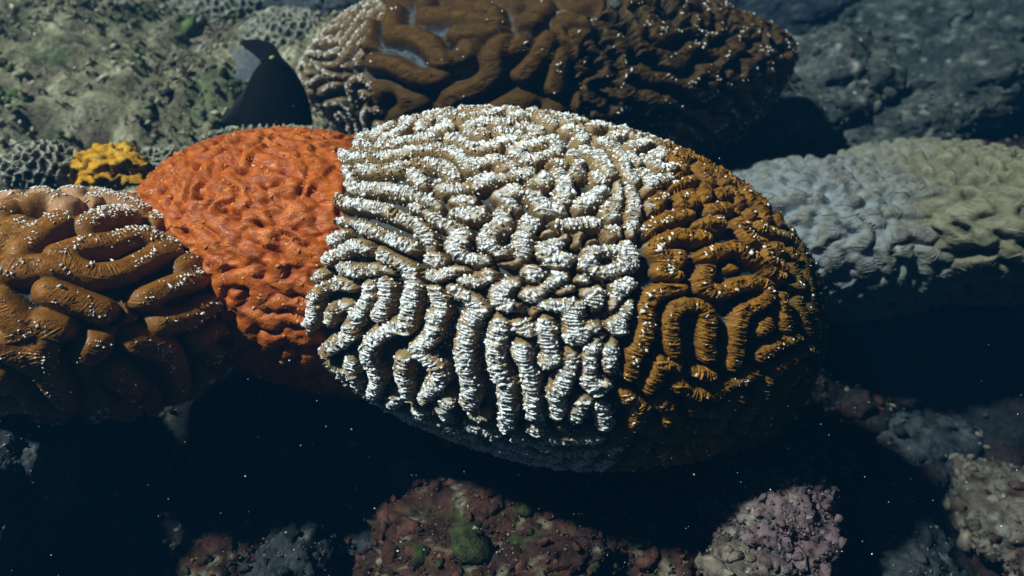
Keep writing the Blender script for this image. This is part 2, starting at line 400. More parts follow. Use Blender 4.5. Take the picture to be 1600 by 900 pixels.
# strokes: walls as they run over the corals, in crops of the photograph (origin x, y, scale)
def crop(ox, oy, sc, lines):
    return [[(ox + x / sc, oy + y / sc) for x, y in l] for l in lines]
MOUND = (
 crop(480, 160, 5, [
  [(290,470),(420,500),(520,480),(640,500),(750,470),(900,430),(1000,415),(1100,420),(1180,460),(1230,520),(1270,570),(1330,560),(1420,510),(1520,500),(1590,510),(1610,560),(1530,590)],
  [(300,330),(380,350),(450,400),(560,400),(680,400),(760,350),(900,330),(1020,320)],
  [(1050,320),(1160,330),(1240,390),(1320,420),(1400,400),(1500,370),(1600,340)],
  [(440,590),(560,600),(700,590),(820,560),(960,550),(1080,550),(1150,600),(1170,660)],
  [(860,590),(900,660),(950,710)],
  [(380,580),(400,680),(430,740),(560,730),(700,740),(820,760),(920,800),(1000,850),(1060,880)],
  [(1060,700),(1130,750),(1250,740),(1400,670),(1500,640),(1600,610),(1740,600)],
  [(300,800),(380,830),(480,840),(600,860),(700,900),(820,950),(900,990),(960,1050),(980,1110),(960,1200),(1000,1240),(1080,1240)],
  [(370,370),(420,310),(540,270),(620,230)], [(330,260),(430,240),(560,180)], [(600,350),(680,290),(760,220),(800,190)],
  [(880,270),(870,210),(800,130)], [(1000,110),(1040,180),(1100,230),(1000,260),(920,280)],
  [(1120,90),(1200,170),(1300,170),(1400,130),(1500,150)], [(1230,240),(1350,200),(1480,210),(1580,220)], [(1240,270),(1330,290),(1380,290)]]) +
 crop(760, 160, 5, [
  [(470,340),(380,390),(280,400),(210,430),(230,500),(330,510),(440,490),(520,460),(580,420),(560,390)],
  [(240,250),(330,250),(400,290)], [(80,280),(180,290),(300,330),(400,330)], [(90,130),(200,180),(280,180)], [(300,150),(370,150),(430,200),(500,240)],
  [(620,280),(700,290),(760,340),(720,370)], [(800,270),(900,270),(960,290)], [(970,340),(1040,330),(1110,320),(1180,310)],
  [(840,380),(930,390),(1000,430),(1050,500),(1080,600),(1130,680)], [(640,430),(660,500),(700,560),(680,610),(740,610)],
  [(750,440),(850,480),(900,560),(950,640)], [(800,610),(870,670),(910,690)], [(500,530),(570,530),(600,540)], [(430,600),(450,660),(390,690),(350,700)],
  [(500,590),(570,610),(600,680),(600,760),(580,850),(580,900),(480,900),(460,900),(420,850),(380,790),(300,730),(200,740),(110,790),(160,840),(220,880)],
  [(690,870),(780,820),(860,780),(910,740)], [(1000,690),(1000,780),(960,860),(930,930),(960,950)], [(1090,740),(1120,820),(1140,880),(1120,930),(1130,1000),(1110,1080)],
  [(1090,470),(1150,530)], [(1150,600),(1230,640),(1300,690),(1220,740)], [(1250,360),(1340,450),(1440,500),(1510,560)], [(1220,500),(1300,560),(1380,590),(1460,570)],
  [(1360,670),(1440,640),(1500,620)]]) +
 crop(480, 320, 5, [
  [(340,170),(440,190),(540,220),(640,270),(740,300),(840,340),(920,370)],
  [(880,60),(980,90),(1050,160),(1130,190),(1230,230),(1280,260),(1190,310),(1160,370),(1220,430),(1320,460),(1400,440)],
  [(1190,30),(1300,20)], [(1170,110),(1270,140),(1370,110),(1420,70)],
  [(1480,80),(1560,130),(1530,200),(1450,240),(1380,300),(1440,360),(1520,400),(1580,420)], [(260,300),(330,250),(380,210)],
  [(220,430),(300,390),(380,330),(460,320),(540,360)], [(600,360),(640,420),(740,460),(830,510),(880,570),(860,640),(830,740),(820,850),(800,820+120),(740,900),(640,950),(570,1000),(530,1080),(540,1160),(600,1240),(620,1320),(590,1400)],
  [(320,480),(400,510),(500,520),(600,500),(680,520)], [(150,560),(200,540)],
  [(400,700),(380,630),(300,590),(200,610),(140,680),(150,830),(110,910),(130,1020)], [(400,700),(370,760)],
  [(530,590),(560,680),(480,760),(420,830),(440,880)], [(640,570),(640,680),(620,770),(600,850)],
  [(980,560),(1060,560),(1150,520),(1250,500)], [(1020,640),(1060,720),(1080,800),(1010,850),(1020,930),(980,1010),(890,1070),(960,1140),(1050,1210),(1080,1290),(1020,1360),(960,1440)],
  [(1150,640),(1230,680),(1320,740),(1380,800),(1310,850),(1280,910),(1270,1000),(1240,1080),(1260,1190),(1280,1280),(1310,1370),(1290,1480)],
  [(1230,590),(1340,590),(1450,540),(1550,540)]]) +
 crop(760, 320, 5, [
  [(330,170),(380,200),(300,270),(270,340),(310,400),(240,450),(160,480)], [(450,250),(510,250)], [(540,190),(640,190),(750,190),(850,180)],
  [(620,290),(540,310),(450,350),(430,420),(480,480),(570,470),(680,420)], [(680,330),(740,270)], [(800,310),(860,310)],
  [(970,370),(880,350),(800,380),(740,430),(760,500),(850,540),(950,550),(1050,510),(1120,450),(1090,370),(1080,320)], [(930,240),(1000,230),(940,290)],
  [(330,520),(410,510),(380,580)], [(330,700),(430,660),(520,610),(620,570)], [(700,600),(760,590)], [(580,690),(660,650)],
  [(150,540),(210,600),(110,660),(100,740),(200,800),(280,830)], [(360,840),(450,800),(560,760),(650,740),(700,800),(660,860),(680,930),(670,1040),(750,1000),(840,950)],
  [(770,690),(880,680),(860,760),(900,830)], [(1000,650),(1100,620),(1080,700),(1000,760),(940,830)], [(1120,740),(1080,820),(1000,920),(1040,970)],
  [(450,850),(470,930),(460,1000),(500,1080),(560,1150),(460,1200)]]) +
 crop(480, 480, 5, [
  [(400,100),(400,170),(320,230),(240,290)], [(80,430),(130,350),(230,340),(330,400),(430,450),(480,520)], [(800,360),(790,450),(830,540),(860,620)],
  [(1520,90),(1500,180),(1490,290),(1500,400),(1520,470),(1590,530),(1590,640),(1600,740),(1580,830)], [(1150,640),(1080,720),(1160,770)],
  [(340,640),(300,720)], [(500,600),(560,640),(480,700),(540,770)]]) +
 crop(760, 480, 5, [
  [(290,270),(290,350),(350,440),(360,530),(370,600),(370,700),(400,760)], [(260,60),(290,120),(320,160)],
  [(650,320),(660,400),(620,480),(600,560),(520,600),(570,680),(560,760)], [(880,220),(820,300),(800,380),(810,450),(790,540),(830,600),(900,560),(930,520)],
  [(960,280),(950,380),(960,480)], [(780,640),(720,720),(690,780)], [(890,690),(890,760),(920,840)]]) +
 crop(980, 270, 5, [
  [(140,330),(210,270),(270,240)], [(330,170),(420,120),(510,110)], [(480,220),(400,230),(340,270),(420,300),(500,290)], [(560,130),(590,190),(560,250)],
  [(100,490),(200,440),(300,400),(380,380),(460,390)],
  [(650,530),(560,530),(480,540),(380,520),(290,540),(210,590),(220,650),(290,700),(400,680),(330,740),(260,790),(340,820),(400,840)],
  [(500,440),(580,490),(650,510)], [(560,360),(660,330),(760,320)], [(560,370),(600,430),(680,430)], [(700,210),(780,210),(840,270)],
  [(820,440),(890,430),(880,500),(920,560),(1020,600),(1060,660),(1050,700),(1120,740),(1180,780)], [(1000,460),(1100,520),(1200,560),(1240,600)],
  [(510,720),(600,670),(700,630),(800,620),(900,680),(1000,730),(1060,800),(1150,840)], [(530,740),(600,770),(570,840),(560,910),(640,950),(740,930),(840,890),(950,870),(1040,900),(1050,990),(970,1040),(880,1090),(860,1200),(860,1320),(850,1420),(840,1500)],
  [(1120,410),(1180,470)], [(900,240),(1000,290),(1080,320)], [(940,370),(1040,360)]]) +
 crop(980, 430, 5, [
  [(430,100),(320,120),(200,170),(150,250),(170,370),(150,480),(80,570),(50,640),(30,740)], [(380,640),(370,560),(350,450),(350,350),(380,260),(460,230),(560,240),(630,300),(640,420),(640,540),(660,640)],
  [(1250,480),(1170,500),(1100,560),(1020,620)], [(1150,190),(1170,300),(1190,420)], [(1290,220),(1330,340),(1360,440)], [(1440,190),(1460,280)],
  [(400,690),(290,660),(240,760),(170,850)]]))
LEFT = (crop(0, 200, 2.857, [
  [(270,590),(360,560),(500,540),(600,510),(680,520)], [(190,640),(300,640),(430,670),(560,650),(660,600),(760,560)], [(390,470),(480,430),(580,420)],
  [(650,760),(740,720),(850,690),(930,680)], [(710,860),(820,840),(900,790),(970,730)], [(110,570),(190,510),(270,460)], [(40,650),(130,660)],
  [(20,780),(100,850),(150,890)], [(230,740),(330,770),(440,810)], [(200,860),(270,880)], [(800,640),(880,600),(960,600)],
  [(30,310),(140,290),(270,300)], [(120,390),(220,360),(300,380)], [(310,380),(360,300),(420,280)], [(20,430),(110,380)], [(20,540),(100,480)],
  [(470,350),(560,350),(640,400)], [(560,290),(700,290)], [(660,330),(760,350),(880,400)], [(700,440),(790,430),(930,440)], [(880,500),(980,520)]]) +
 crop(0, 500, 2.25, [[(470,60),(560,80),(600,160),(590,220)], [(390,150),(450,200),(520,260)], [(150,60),(170,150),(230,240)], [(20,60),(90,100),(140,130)], [(720,90),(760,140)]]))
BACK = crop(440, 0, 2.857, [
  [(490,110),(560,70),(620,60)], [(570,110),(580,200),(660,200),(740,240),(780,300)], [(700,130),(800,120),(900,130),(980,150)], [(820,80),(900,80),(960,110)],
  [(520,300),(600,310),(680,350),(770,350)], [(840,200),(900,190),(990,190)], [(880,250),(860,280)], [(1010,210),(970,280),(970,340),(900,390),(810,410),(790,460)],
  [(1080,220),(1060,250)], [(1200,200),(1150,280),(1090,340)], [(1260,260),(1230,340),(1220,380)], [(1240,180),(1300,230),(1350,290),(1380,360)],
  [(1260,130),(1400,160),(1520,160)], [(1300,190),(1400,200),(1500,220)], [(690,70),(700,60)], [(780,40),(850,10),(920,0)]])
BACKL = crop(440, 0, 2.857, [
  [(120,270),(200,220),(280,170),(330,150)], [(130,300),(230,300),(300,340),(350,360)], [(130,400),(190,380),(250,350)], [(240,400),(330,370),(380,350)],
  [(270,310),(340,300),(370,260),(400,210),(450,150)], [(230,500),(250,450),(330,440),(360,500)], [(380,440),(390,360),(460,350),(510,400)], [(140,460),(210,440)],
  [(430,300),(450,260),(500,260),(520,310)], [(350,150),(380,130)], [(180,260),(250,260)]])

# ------------------------------------------------------------------ setting: the reef floor
def floor_z(x, y):
    left = 1 / (1 + np.exp((x + 0.05) / 0.10))
    back = smooth(0.10, 0.38, y)
    z = -0.29 + back * (0.27 * left + 0.10 * (1 - left)) + 0.14 * smooth(0.5, 2.2, y) + 0.05 * smooth(0.3, 0.9, -x) * back
    z = z + 0.05 * smooth(-0.05, 0.3, x) * smooth(-0.1, -0.35, y)
    for cx, cy, am, sg in ((0.03, 0.07, 0.15, 0.10), (-0.27, 0.05, 0.13, 0.09), (0.03, 0.40, 0.14, 0.17), (0.29, 0.20, 0.07, 0.06), (0.45, 0.21, 0.07, 0.07), (-0.12, 0.11, 0.14, 0.08), (0.02, -0.03, 0.07, 0.075), (0.16, -0.02, 0.07, 0.075), (0.30, 0.02, 0.04, 0.08)):
        z = z + am * np.exp(-((x - cx) ** 2 + (y - cy) ** 2) / (2 * sg * sg))
    p = np.stack([x, y, 0 * x], -1)
    far = 1 + 3 * smooth(2, 8, np.hypot(x, y))
    z = z + 0.045 * far * fbm(p * 5.5, 3) + 0.022 * fbm(p * 16 + 5, 3) + 0.016 * fbm(p * 42 + 2, 3, ridged=True)
    return z
def axis(lo, hi, st, far):
    a = [hi]; s = st
    while a[-1] < far: s *= 1.22; a.append(a[-1] + s)
    b = [lo]; s = st
    while b[-1] > -far: s *= 1.22; b.append(b[-1] - s)
    return np.array(b[:0:-1] + list(np.arange(lo, hi, st)) + a)
gx = axis(-0.8, 1.0, 0.007, 25); gy = axis(-0.2, 1.5, 0.007, 25)
X, Y = np.meshgrid(gx, gy)
Z = floor_z(X, Y)
G = np.stack([X, Y, Z], -1)
n1 = fbm(G * 9, 4); n2 = fbm(G * 30 + 4, 4); n3 = fbm(G * 14 + 30, 3)
gc = mix([0.15, 0.125, 0.07], [0.38, 0.32, 0.19], smooth(-0.25, 0.45, n2))
gc = mix(gc, [0.055, 0.085, 0.03], smooth(0.15, 0.4, n1) * 0.7)
gc = mix(gc, [0.14, 0.06, 0.05], smooth(0.2, 0.45, n3) * 0.5)
gc = mix(gc, [0.45, 0.43, 0.37], smooth(0.3, 0.5, n2) * smooth(0, .3, n3))
shade_dk = np.maximum(smooth(-0.05, 0.15, X) , smooth(0.24, 0.13, Y))  # dark crust at front and right, with shade put into its colour
gc = mix(gc, mix(mix([0.014, 0.014, 0.015], [0.045, 0.018, 0.012], smooth(-0.1, 0.3, n3)), [0.10, 0.085, 0.06], smooth(0.2, 0.5, n2)), shade_dk)
fm = np.ones((len(gy) - 1, len(gx) - 1), bool)
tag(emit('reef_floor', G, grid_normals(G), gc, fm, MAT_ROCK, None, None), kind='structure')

# ------------------------------------------------------------------ the white, brown and orange mound
RV = np.random.default_rng

def boundary(dome, pts):
    """a line across the chart: returns a function giving chart x of the line at chart y"""
    ab = dome.chart(np.array([p[0] for p in pts], float), np.array([p[1] for p in pts], float))
    ab = ab[~np.isnan(ab[:, 0])]; o = np.argsort(ab[:, 1]); ab = ab[o]
    return lambda v: np.interp(v, ab[:, 1], ab[:, 0])

def coral(dome, N, U, height, colonies, power=2.4, low=-0.35, nod=0.0):
    """colonies: dicts with name, label, cat, region function, colours and what grows on the walls"""
    AB = dome_grid(dome, N); th = np.hypot(AB[..., 0], AB[..., 1])
    s = np.clip((U - low) / (1.0 - low), 0, 1)
    Hn = np.sqrt(np.clip(1 - (1 - s) ** power, 0, 1))
    H = height * Hn
    if nod: H = H + nod * Hn * (patchy(AB, 70, 77.) + 0.7 * patchy(AB, 28, 78.))
    P0, n0 = dome.base(AB)
    dist = {}
    for cdef in colonies:
        reg = cdef['region'](AB)                       # signed: > 0 inside, in chart units
        dist[cdef['name']] = reg
    for cdef in colonies:
        reg = dist[cdef['name']]; R = RV(cdef.get('seed', 5))
        edge = smooth(-0.01, cdef.get('edge', 0.012), reg)
        Hc = H * (0.55 + 0.45 * edge) - 0.012 * (1 - smooth(-0.035, 0.0, reg))
        P = P0 + n0 * Hc[..., None]
        NR = grid_normals(P)
        colr = cdef['color'](AB, Hn, P)
        face = (reg > -0.03)[:-1, :-1] & (th < dome.L)[:-1, :-1]
        org = dome.C - np.array([0, 0, dome.r[1] * 0.8])
        root = empty(cdef['name'], org)
        tag(root, cdef['label'], cdef['cat'], cdef.get('group'))
        split_emit(root, org, P, NR, colr, face, U, cdef.get('thr', -0.25), cdef.get('mat', MAT_RIDGE), cdef.get('matf', MAT_FLOOR), None, cdef.get('rname', 'ridge'))
        c, e = crest_points(U, dome, cdef['lam'], cdef.get('n', 40000), cdef['sep'], R, thmax=cdef.get('thmax', 1.6))
        rr = cdef['region'](c); c, e = c[rr > -0.005], e[rr > -0.005]
        mg = cdef.get('septa')
        if mg: make_septa('septa', dome, Hc, c, e, cdef['lam'] * mg['half'], mg['rise'], mg['thick'], mg['color'], cdef.get('mat', MAT_RIDGE), root, org, R, mg.get('ns', 5))
        for tp in cdef.get('tips', ()):
            m = tp['per']; idx = np.repeat(np.arange(len(c)), m)
            t = R.normal(size=len(idx)) * tp['spread'] + tp.get('shift', 0)
            ab = c[idx] + e[idx] * (t * cdef['lam'])[:, None] + R.normal(size=(len(idx), 2)) * cdef['sep'] * 0.22
            k = R.random(len(idx)) < tp['prob'](ab)
            k &= cdef['region'](ab) > -0.005
            ab, ee = ab[k], e[idx][k]
            sz = tp['size'] * np.exp(R.normal(size=len(ab)) * 0.3)
            colv = tp['color'](ab, R)
            make_tips(tp['name'], dome, Hc, ab, ee, sz, np.clip(colv, 0, 1), MAT_TIP, root, org, R, tp.get('lift', 0.3), tp.get('stretch', 1.4), tp['name'] != 'white_tips')

mound = Dome(853, 447, 424, 243, 13.9, 0.62, 0.15, L=1.75, lump=0.04, seed=2)
NM = 640; LAM = 0.100
U = labyrinth(mound, NM, LAM, MOUND, 21, steps=6, ay=1.2)
U = U + 0.16 * patchy(dome_grid(mound, NM), 30, 41.)
bl = boundary(mound, [(534, 205), (541, 240), (549, 290), (538, 330), (526, 380), (505, 425), (496, 470), (494, 520), (488, 560)])
br = boundary(mound, [(1085, 268), (1050, 292), (1012, 310), (1003, 360), (1008, 420), (990, 480), (975, 540), (962, 620), (955, 700)])
def mound_wob(AB): return 0.03 * patchy(AB, 9, 3.3) + 0.025 * patchy(AB, 26, 4.4)
def white_field(ab):
    f = patchy(ab, 9, 7.0) + 0.5 * patchy(ab, 30, 9.0)
    low_left = smooth(-0.5, -1.05, ab[..., 0]) * smooth(0.2, -0.25, ab[..., 1])
    top = smooth(0.75, 1.2, ab[..., 1])
    return np.clip(0.76 + 0.8 * f + 0.22 * np.exp(-((ab[..., 0] - 0.12) / 0.4) ** 2 - ((ab[..., 1] + 0.2) / 0.55) ** 2) - 0.62 * low_left - 0.2 * top, 0.05, 1)
def white_col(AB, Hn, P):
    f = patchy(AB, 16, 1.0); g = patchy(AB, 60, 2.0)
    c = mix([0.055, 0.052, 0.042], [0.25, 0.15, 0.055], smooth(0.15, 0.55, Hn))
    c = mix(c, [0.22, 0.20, 0.06], smooth(0.2, 0.5, f) * 0.5 * smooth(0.3, 0.6, Hn))
    return mix(c, [0.70, 0.68, 0.62], smooth(0.80, 1.0, Hn + 0.12 * g) * smooth(0.3, 0.8, white_field(AB) + 0.5 * g) * 0.5)
def white_septa(ab):
    c = mix([0.24, 0.135, 0.045], [0.42, 0.28, 0.13], smooth(-.3, .4, patchy(ab, 30, 4)))
    return mix(c, [0.78, 0.77, 0.73], smooth(0.15, 0.75, bil(U, ab, mound.L) + 0.6 * patchy(ab, 80, 6.)) * smooth(0.35, 0.75, white_field(ab) + 0.6 * patchy(ab, 50, 8.)))
def white_prob(ab):
    return np.clip(white_field(ab) * 1.05 + 0.7 * patchy(ab, 55, 17.0), 0.03, 1)
def white_tip(ab, R):
    k = R.random(len(ab)); n = len(ab)
    c = mix([0.84, 0.84, 0.81], [0.60, 0.46, 0.28], (k > 0.9).astype(float))
    return c * R.uniform(0.8, 1.05, (n, 1))
def brown_col(AB, Hn, P):
    g = patchy(AB, 40, 5.0); f = patchy(AB, 8, 8.0)
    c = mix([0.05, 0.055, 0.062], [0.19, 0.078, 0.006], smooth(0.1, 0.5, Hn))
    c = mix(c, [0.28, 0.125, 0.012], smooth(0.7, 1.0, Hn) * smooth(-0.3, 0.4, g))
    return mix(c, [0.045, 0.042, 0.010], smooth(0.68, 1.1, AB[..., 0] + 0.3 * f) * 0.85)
def brown_septa(ab):
    g = patchy(ab, 30, 6.0)
    c = mix([0.19, 0.076, 0.006], [0.35, 0.155, 0.015], smooth(-0.3, 0.5, g))
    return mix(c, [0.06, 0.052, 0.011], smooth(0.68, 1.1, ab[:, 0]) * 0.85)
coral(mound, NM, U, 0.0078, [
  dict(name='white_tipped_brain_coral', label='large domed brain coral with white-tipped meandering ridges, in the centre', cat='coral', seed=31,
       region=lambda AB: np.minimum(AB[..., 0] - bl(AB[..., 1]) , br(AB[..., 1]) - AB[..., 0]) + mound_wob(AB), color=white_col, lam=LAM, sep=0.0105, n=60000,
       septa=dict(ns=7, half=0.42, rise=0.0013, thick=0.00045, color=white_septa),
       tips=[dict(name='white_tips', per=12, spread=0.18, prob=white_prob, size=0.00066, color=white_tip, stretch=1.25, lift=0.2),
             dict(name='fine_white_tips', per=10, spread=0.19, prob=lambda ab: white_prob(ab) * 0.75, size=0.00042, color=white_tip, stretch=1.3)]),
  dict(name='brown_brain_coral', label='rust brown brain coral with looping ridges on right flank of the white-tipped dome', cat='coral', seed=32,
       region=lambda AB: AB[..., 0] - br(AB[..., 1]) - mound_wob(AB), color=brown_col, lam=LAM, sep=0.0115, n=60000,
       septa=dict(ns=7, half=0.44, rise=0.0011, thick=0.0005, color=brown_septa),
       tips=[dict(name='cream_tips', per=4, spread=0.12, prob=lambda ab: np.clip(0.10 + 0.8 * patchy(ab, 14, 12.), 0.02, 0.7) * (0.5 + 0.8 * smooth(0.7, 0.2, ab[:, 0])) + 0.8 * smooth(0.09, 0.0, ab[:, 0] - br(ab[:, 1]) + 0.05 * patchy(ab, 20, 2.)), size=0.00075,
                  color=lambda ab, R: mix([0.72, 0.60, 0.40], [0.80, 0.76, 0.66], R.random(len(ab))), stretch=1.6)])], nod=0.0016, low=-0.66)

# orange colony on the left shoulder
orange = Dome(524, 412, 300, 184, 13.9, 0.665, 0.13, L=1.6, lump=0.03, seed=5)
NO = 380; LO = 0.105
UO = labyrinth(orange, NO, LO, [], 44, steps=10, r=0.35, quad=0.6, warp=0.9, ay=1.4)
UO = UO * 0.85 + 0.55 * patchy(dome_grid(orange, NO), 7, 15.)
def orange_col(AB, Hn, P):
    g = patchy(AB, 30, 5.0); f = patchy(AB, 9, 8.0)
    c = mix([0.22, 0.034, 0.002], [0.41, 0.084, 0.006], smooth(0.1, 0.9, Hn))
    c = mix(c, [0.55, 0.20, 0.05], smooth(0.15, 0.5, g) * smooth(0.5, 1, Hn) * 0.7)
    c = mix(c, [0.34, 0.055, 0.006], smooth(0.05, 0.4, f) * 0.6)
    c = mix(c, [0.60, 0.17, 0.025], smooth(0.05, 0.4, -f) * 0.45 * smooth(0.4, 0.9, Hn))
    return mix(c, [0.45, 0.10, 0.09], smooth(0.35, 0.05, Hn) * smooth(0.1, 0.4, f) * 0.6)
def orange_septa(ab):
    g = patchy(ab, 22, 6.0)
    return mix([0.35, 0.070, 0.005], [0.50, 0.135, 0.015], smooth(-0.3, 0.5, g))
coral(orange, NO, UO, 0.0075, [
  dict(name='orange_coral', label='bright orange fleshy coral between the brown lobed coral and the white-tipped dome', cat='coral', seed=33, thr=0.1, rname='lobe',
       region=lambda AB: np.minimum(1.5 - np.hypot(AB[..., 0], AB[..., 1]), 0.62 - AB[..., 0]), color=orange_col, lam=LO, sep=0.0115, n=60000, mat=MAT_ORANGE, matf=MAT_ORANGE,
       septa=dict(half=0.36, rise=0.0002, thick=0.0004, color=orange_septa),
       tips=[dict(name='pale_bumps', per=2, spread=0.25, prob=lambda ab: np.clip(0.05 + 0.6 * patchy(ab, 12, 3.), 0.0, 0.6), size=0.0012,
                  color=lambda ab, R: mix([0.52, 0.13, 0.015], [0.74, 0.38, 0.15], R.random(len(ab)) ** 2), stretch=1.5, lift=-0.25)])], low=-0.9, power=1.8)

# brown lobed coral on the left
left = Dome(116, 474, 262, 156, 0, 0.60, 0.12, L=1.75, lump=0.05, seed=9)
NL = 330; LL = 0.21
UL = labyrinth(left, NL, LL, LEFT, 52, steps=6, r=0.5, ay=1.3, gd=0.56)
def pink(ab): return smooth(0.70, 1.05, ab[..., 1] + 0.25 * patchy(ab, 5, 2.)) * smooth(0.5, -0.15, ab[..., 0] + 0.2 * patchy(ab, 6, 4.))
def left_col(AB, Hn, P):
    g = patchy(AB, 30, 5.0)
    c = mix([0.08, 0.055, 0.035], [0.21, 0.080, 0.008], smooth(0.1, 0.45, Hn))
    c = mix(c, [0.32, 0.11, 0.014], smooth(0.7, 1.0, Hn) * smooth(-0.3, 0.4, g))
    return mix(c, [0.46, 0.24, 0.12], pink(AB))
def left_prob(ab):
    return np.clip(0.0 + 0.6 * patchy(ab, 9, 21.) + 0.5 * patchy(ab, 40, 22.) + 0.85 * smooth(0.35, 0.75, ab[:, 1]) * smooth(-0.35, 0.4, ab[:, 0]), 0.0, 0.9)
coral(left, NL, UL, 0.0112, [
  dict(name='lobed_brown_coral', label='rusty brown coral of thick finger-like lobes with white flecks and painted glints at the left edge', cat='coral', seed=34, thr=-0.6, rname='lobe',
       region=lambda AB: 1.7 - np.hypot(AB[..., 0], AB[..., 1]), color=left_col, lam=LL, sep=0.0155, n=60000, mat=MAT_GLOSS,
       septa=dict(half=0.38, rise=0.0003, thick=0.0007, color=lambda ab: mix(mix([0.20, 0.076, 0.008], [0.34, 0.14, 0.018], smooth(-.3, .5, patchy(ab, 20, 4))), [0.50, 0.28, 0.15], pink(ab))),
       tips=[dict(name='fleck_glints', per=16, spread=0.16, prob=left_prob, size=0.0006, color=lambda ab, R: mix([0.60, 0.50, 0.38], [0.85, 0.83, 0.78], R.random(len(ab))), stretch=1.7)])], power=2.0, low=-0.9, nod=0.0004)  # white grains serve as pale frost and as painted wet glints

# back mound: three colonies side by side
back = Dome(850, 122, 358, 140, -2, 0.93, 0.20, L=1.7, lump=0.09, seed=13)
NB = 390
b1 = boundary(back, [(600, 20), (612, 60), (608, 110), (622, 150), (630, 200), (640, 240)])
b2 = boundary(back, [(960, 10), (925, 50), (900, 110), (905, 160), (900, 230)])
def back_wob(AB): return 0.03 * patchy(AB, 7, 1.3)
def back_col(side, hi, fl):
    def f(AB, Hn, P):
        g = patchy(AB, 26, 5.0)
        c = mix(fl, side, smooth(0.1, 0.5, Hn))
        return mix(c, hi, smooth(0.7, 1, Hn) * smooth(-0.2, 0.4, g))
    return f
pale_tip = lambda ab, R: mix([0.62, 0.52, 0.38], [0.80, 0.76, 0.68], R.random(len(ab)))
LB = 0.112
UB = labyrinth(back, NB, LB, BACK, 61, steps=6, r=0.5, ay=1.7, gd=0.85)
LBL = 0.072
UBL = labyrinth(back, NB, LBL, BACKL, 62, steps=6, ay=1.75)
LBR = 0.10
UBR = labyrinth(back, NB, LBR, [], 63, steps=6, warp=1.0, ay=1.7)
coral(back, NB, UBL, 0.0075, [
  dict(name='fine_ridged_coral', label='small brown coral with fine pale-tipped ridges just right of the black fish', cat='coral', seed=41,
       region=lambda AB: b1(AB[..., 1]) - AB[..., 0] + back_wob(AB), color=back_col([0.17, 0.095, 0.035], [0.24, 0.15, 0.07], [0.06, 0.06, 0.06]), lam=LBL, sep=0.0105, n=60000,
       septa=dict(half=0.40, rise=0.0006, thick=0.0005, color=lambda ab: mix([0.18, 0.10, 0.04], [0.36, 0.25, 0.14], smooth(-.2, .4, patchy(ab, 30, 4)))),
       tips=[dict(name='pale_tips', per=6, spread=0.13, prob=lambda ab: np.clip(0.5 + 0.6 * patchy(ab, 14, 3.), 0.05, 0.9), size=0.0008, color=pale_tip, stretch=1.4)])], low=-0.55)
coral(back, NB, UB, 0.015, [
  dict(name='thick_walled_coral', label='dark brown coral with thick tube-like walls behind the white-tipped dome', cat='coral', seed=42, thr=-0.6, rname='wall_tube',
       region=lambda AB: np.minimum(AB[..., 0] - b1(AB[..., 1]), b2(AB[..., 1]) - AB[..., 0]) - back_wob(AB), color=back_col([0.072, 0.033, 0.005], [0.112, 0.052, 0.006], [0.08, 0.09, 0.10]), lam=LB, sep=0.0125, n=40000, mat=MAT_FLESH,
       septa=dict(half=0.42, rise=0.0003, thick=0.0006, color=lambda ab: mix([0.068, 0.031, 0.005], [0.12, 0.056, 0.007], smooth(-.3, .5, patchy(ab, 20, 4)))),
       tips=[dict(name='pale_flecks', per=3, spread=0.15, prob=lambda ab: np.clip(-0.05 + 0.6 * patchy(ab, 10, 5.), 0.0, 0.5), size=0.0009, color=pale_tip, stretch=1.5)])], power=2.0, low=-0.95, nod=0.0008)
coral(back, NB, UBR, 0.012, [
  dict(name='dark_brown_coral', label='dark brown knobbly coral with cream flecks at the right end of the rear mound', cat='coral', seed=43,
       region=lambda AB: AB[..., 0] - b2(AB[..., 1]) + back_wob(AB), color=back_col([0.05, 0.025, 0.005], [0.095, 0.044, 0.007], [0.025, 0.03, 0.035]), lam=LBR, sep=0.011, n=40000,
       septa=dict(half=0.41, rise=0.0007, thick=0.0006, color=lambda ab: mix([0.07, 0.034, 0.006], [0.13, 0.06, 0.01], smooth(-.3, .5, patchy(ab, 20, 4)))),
       tips=[dict(name='cream_flecks', per=4, spread=0.14, prob=lambda ab: np.clip(0.02 + 0.8 * patchy(ab, 9, 9.), 0.0, 0.6), size=0.0009, color=pale_tip, stretch=1.6)])], power=2.2, low=-0.6, nod=0.0012)

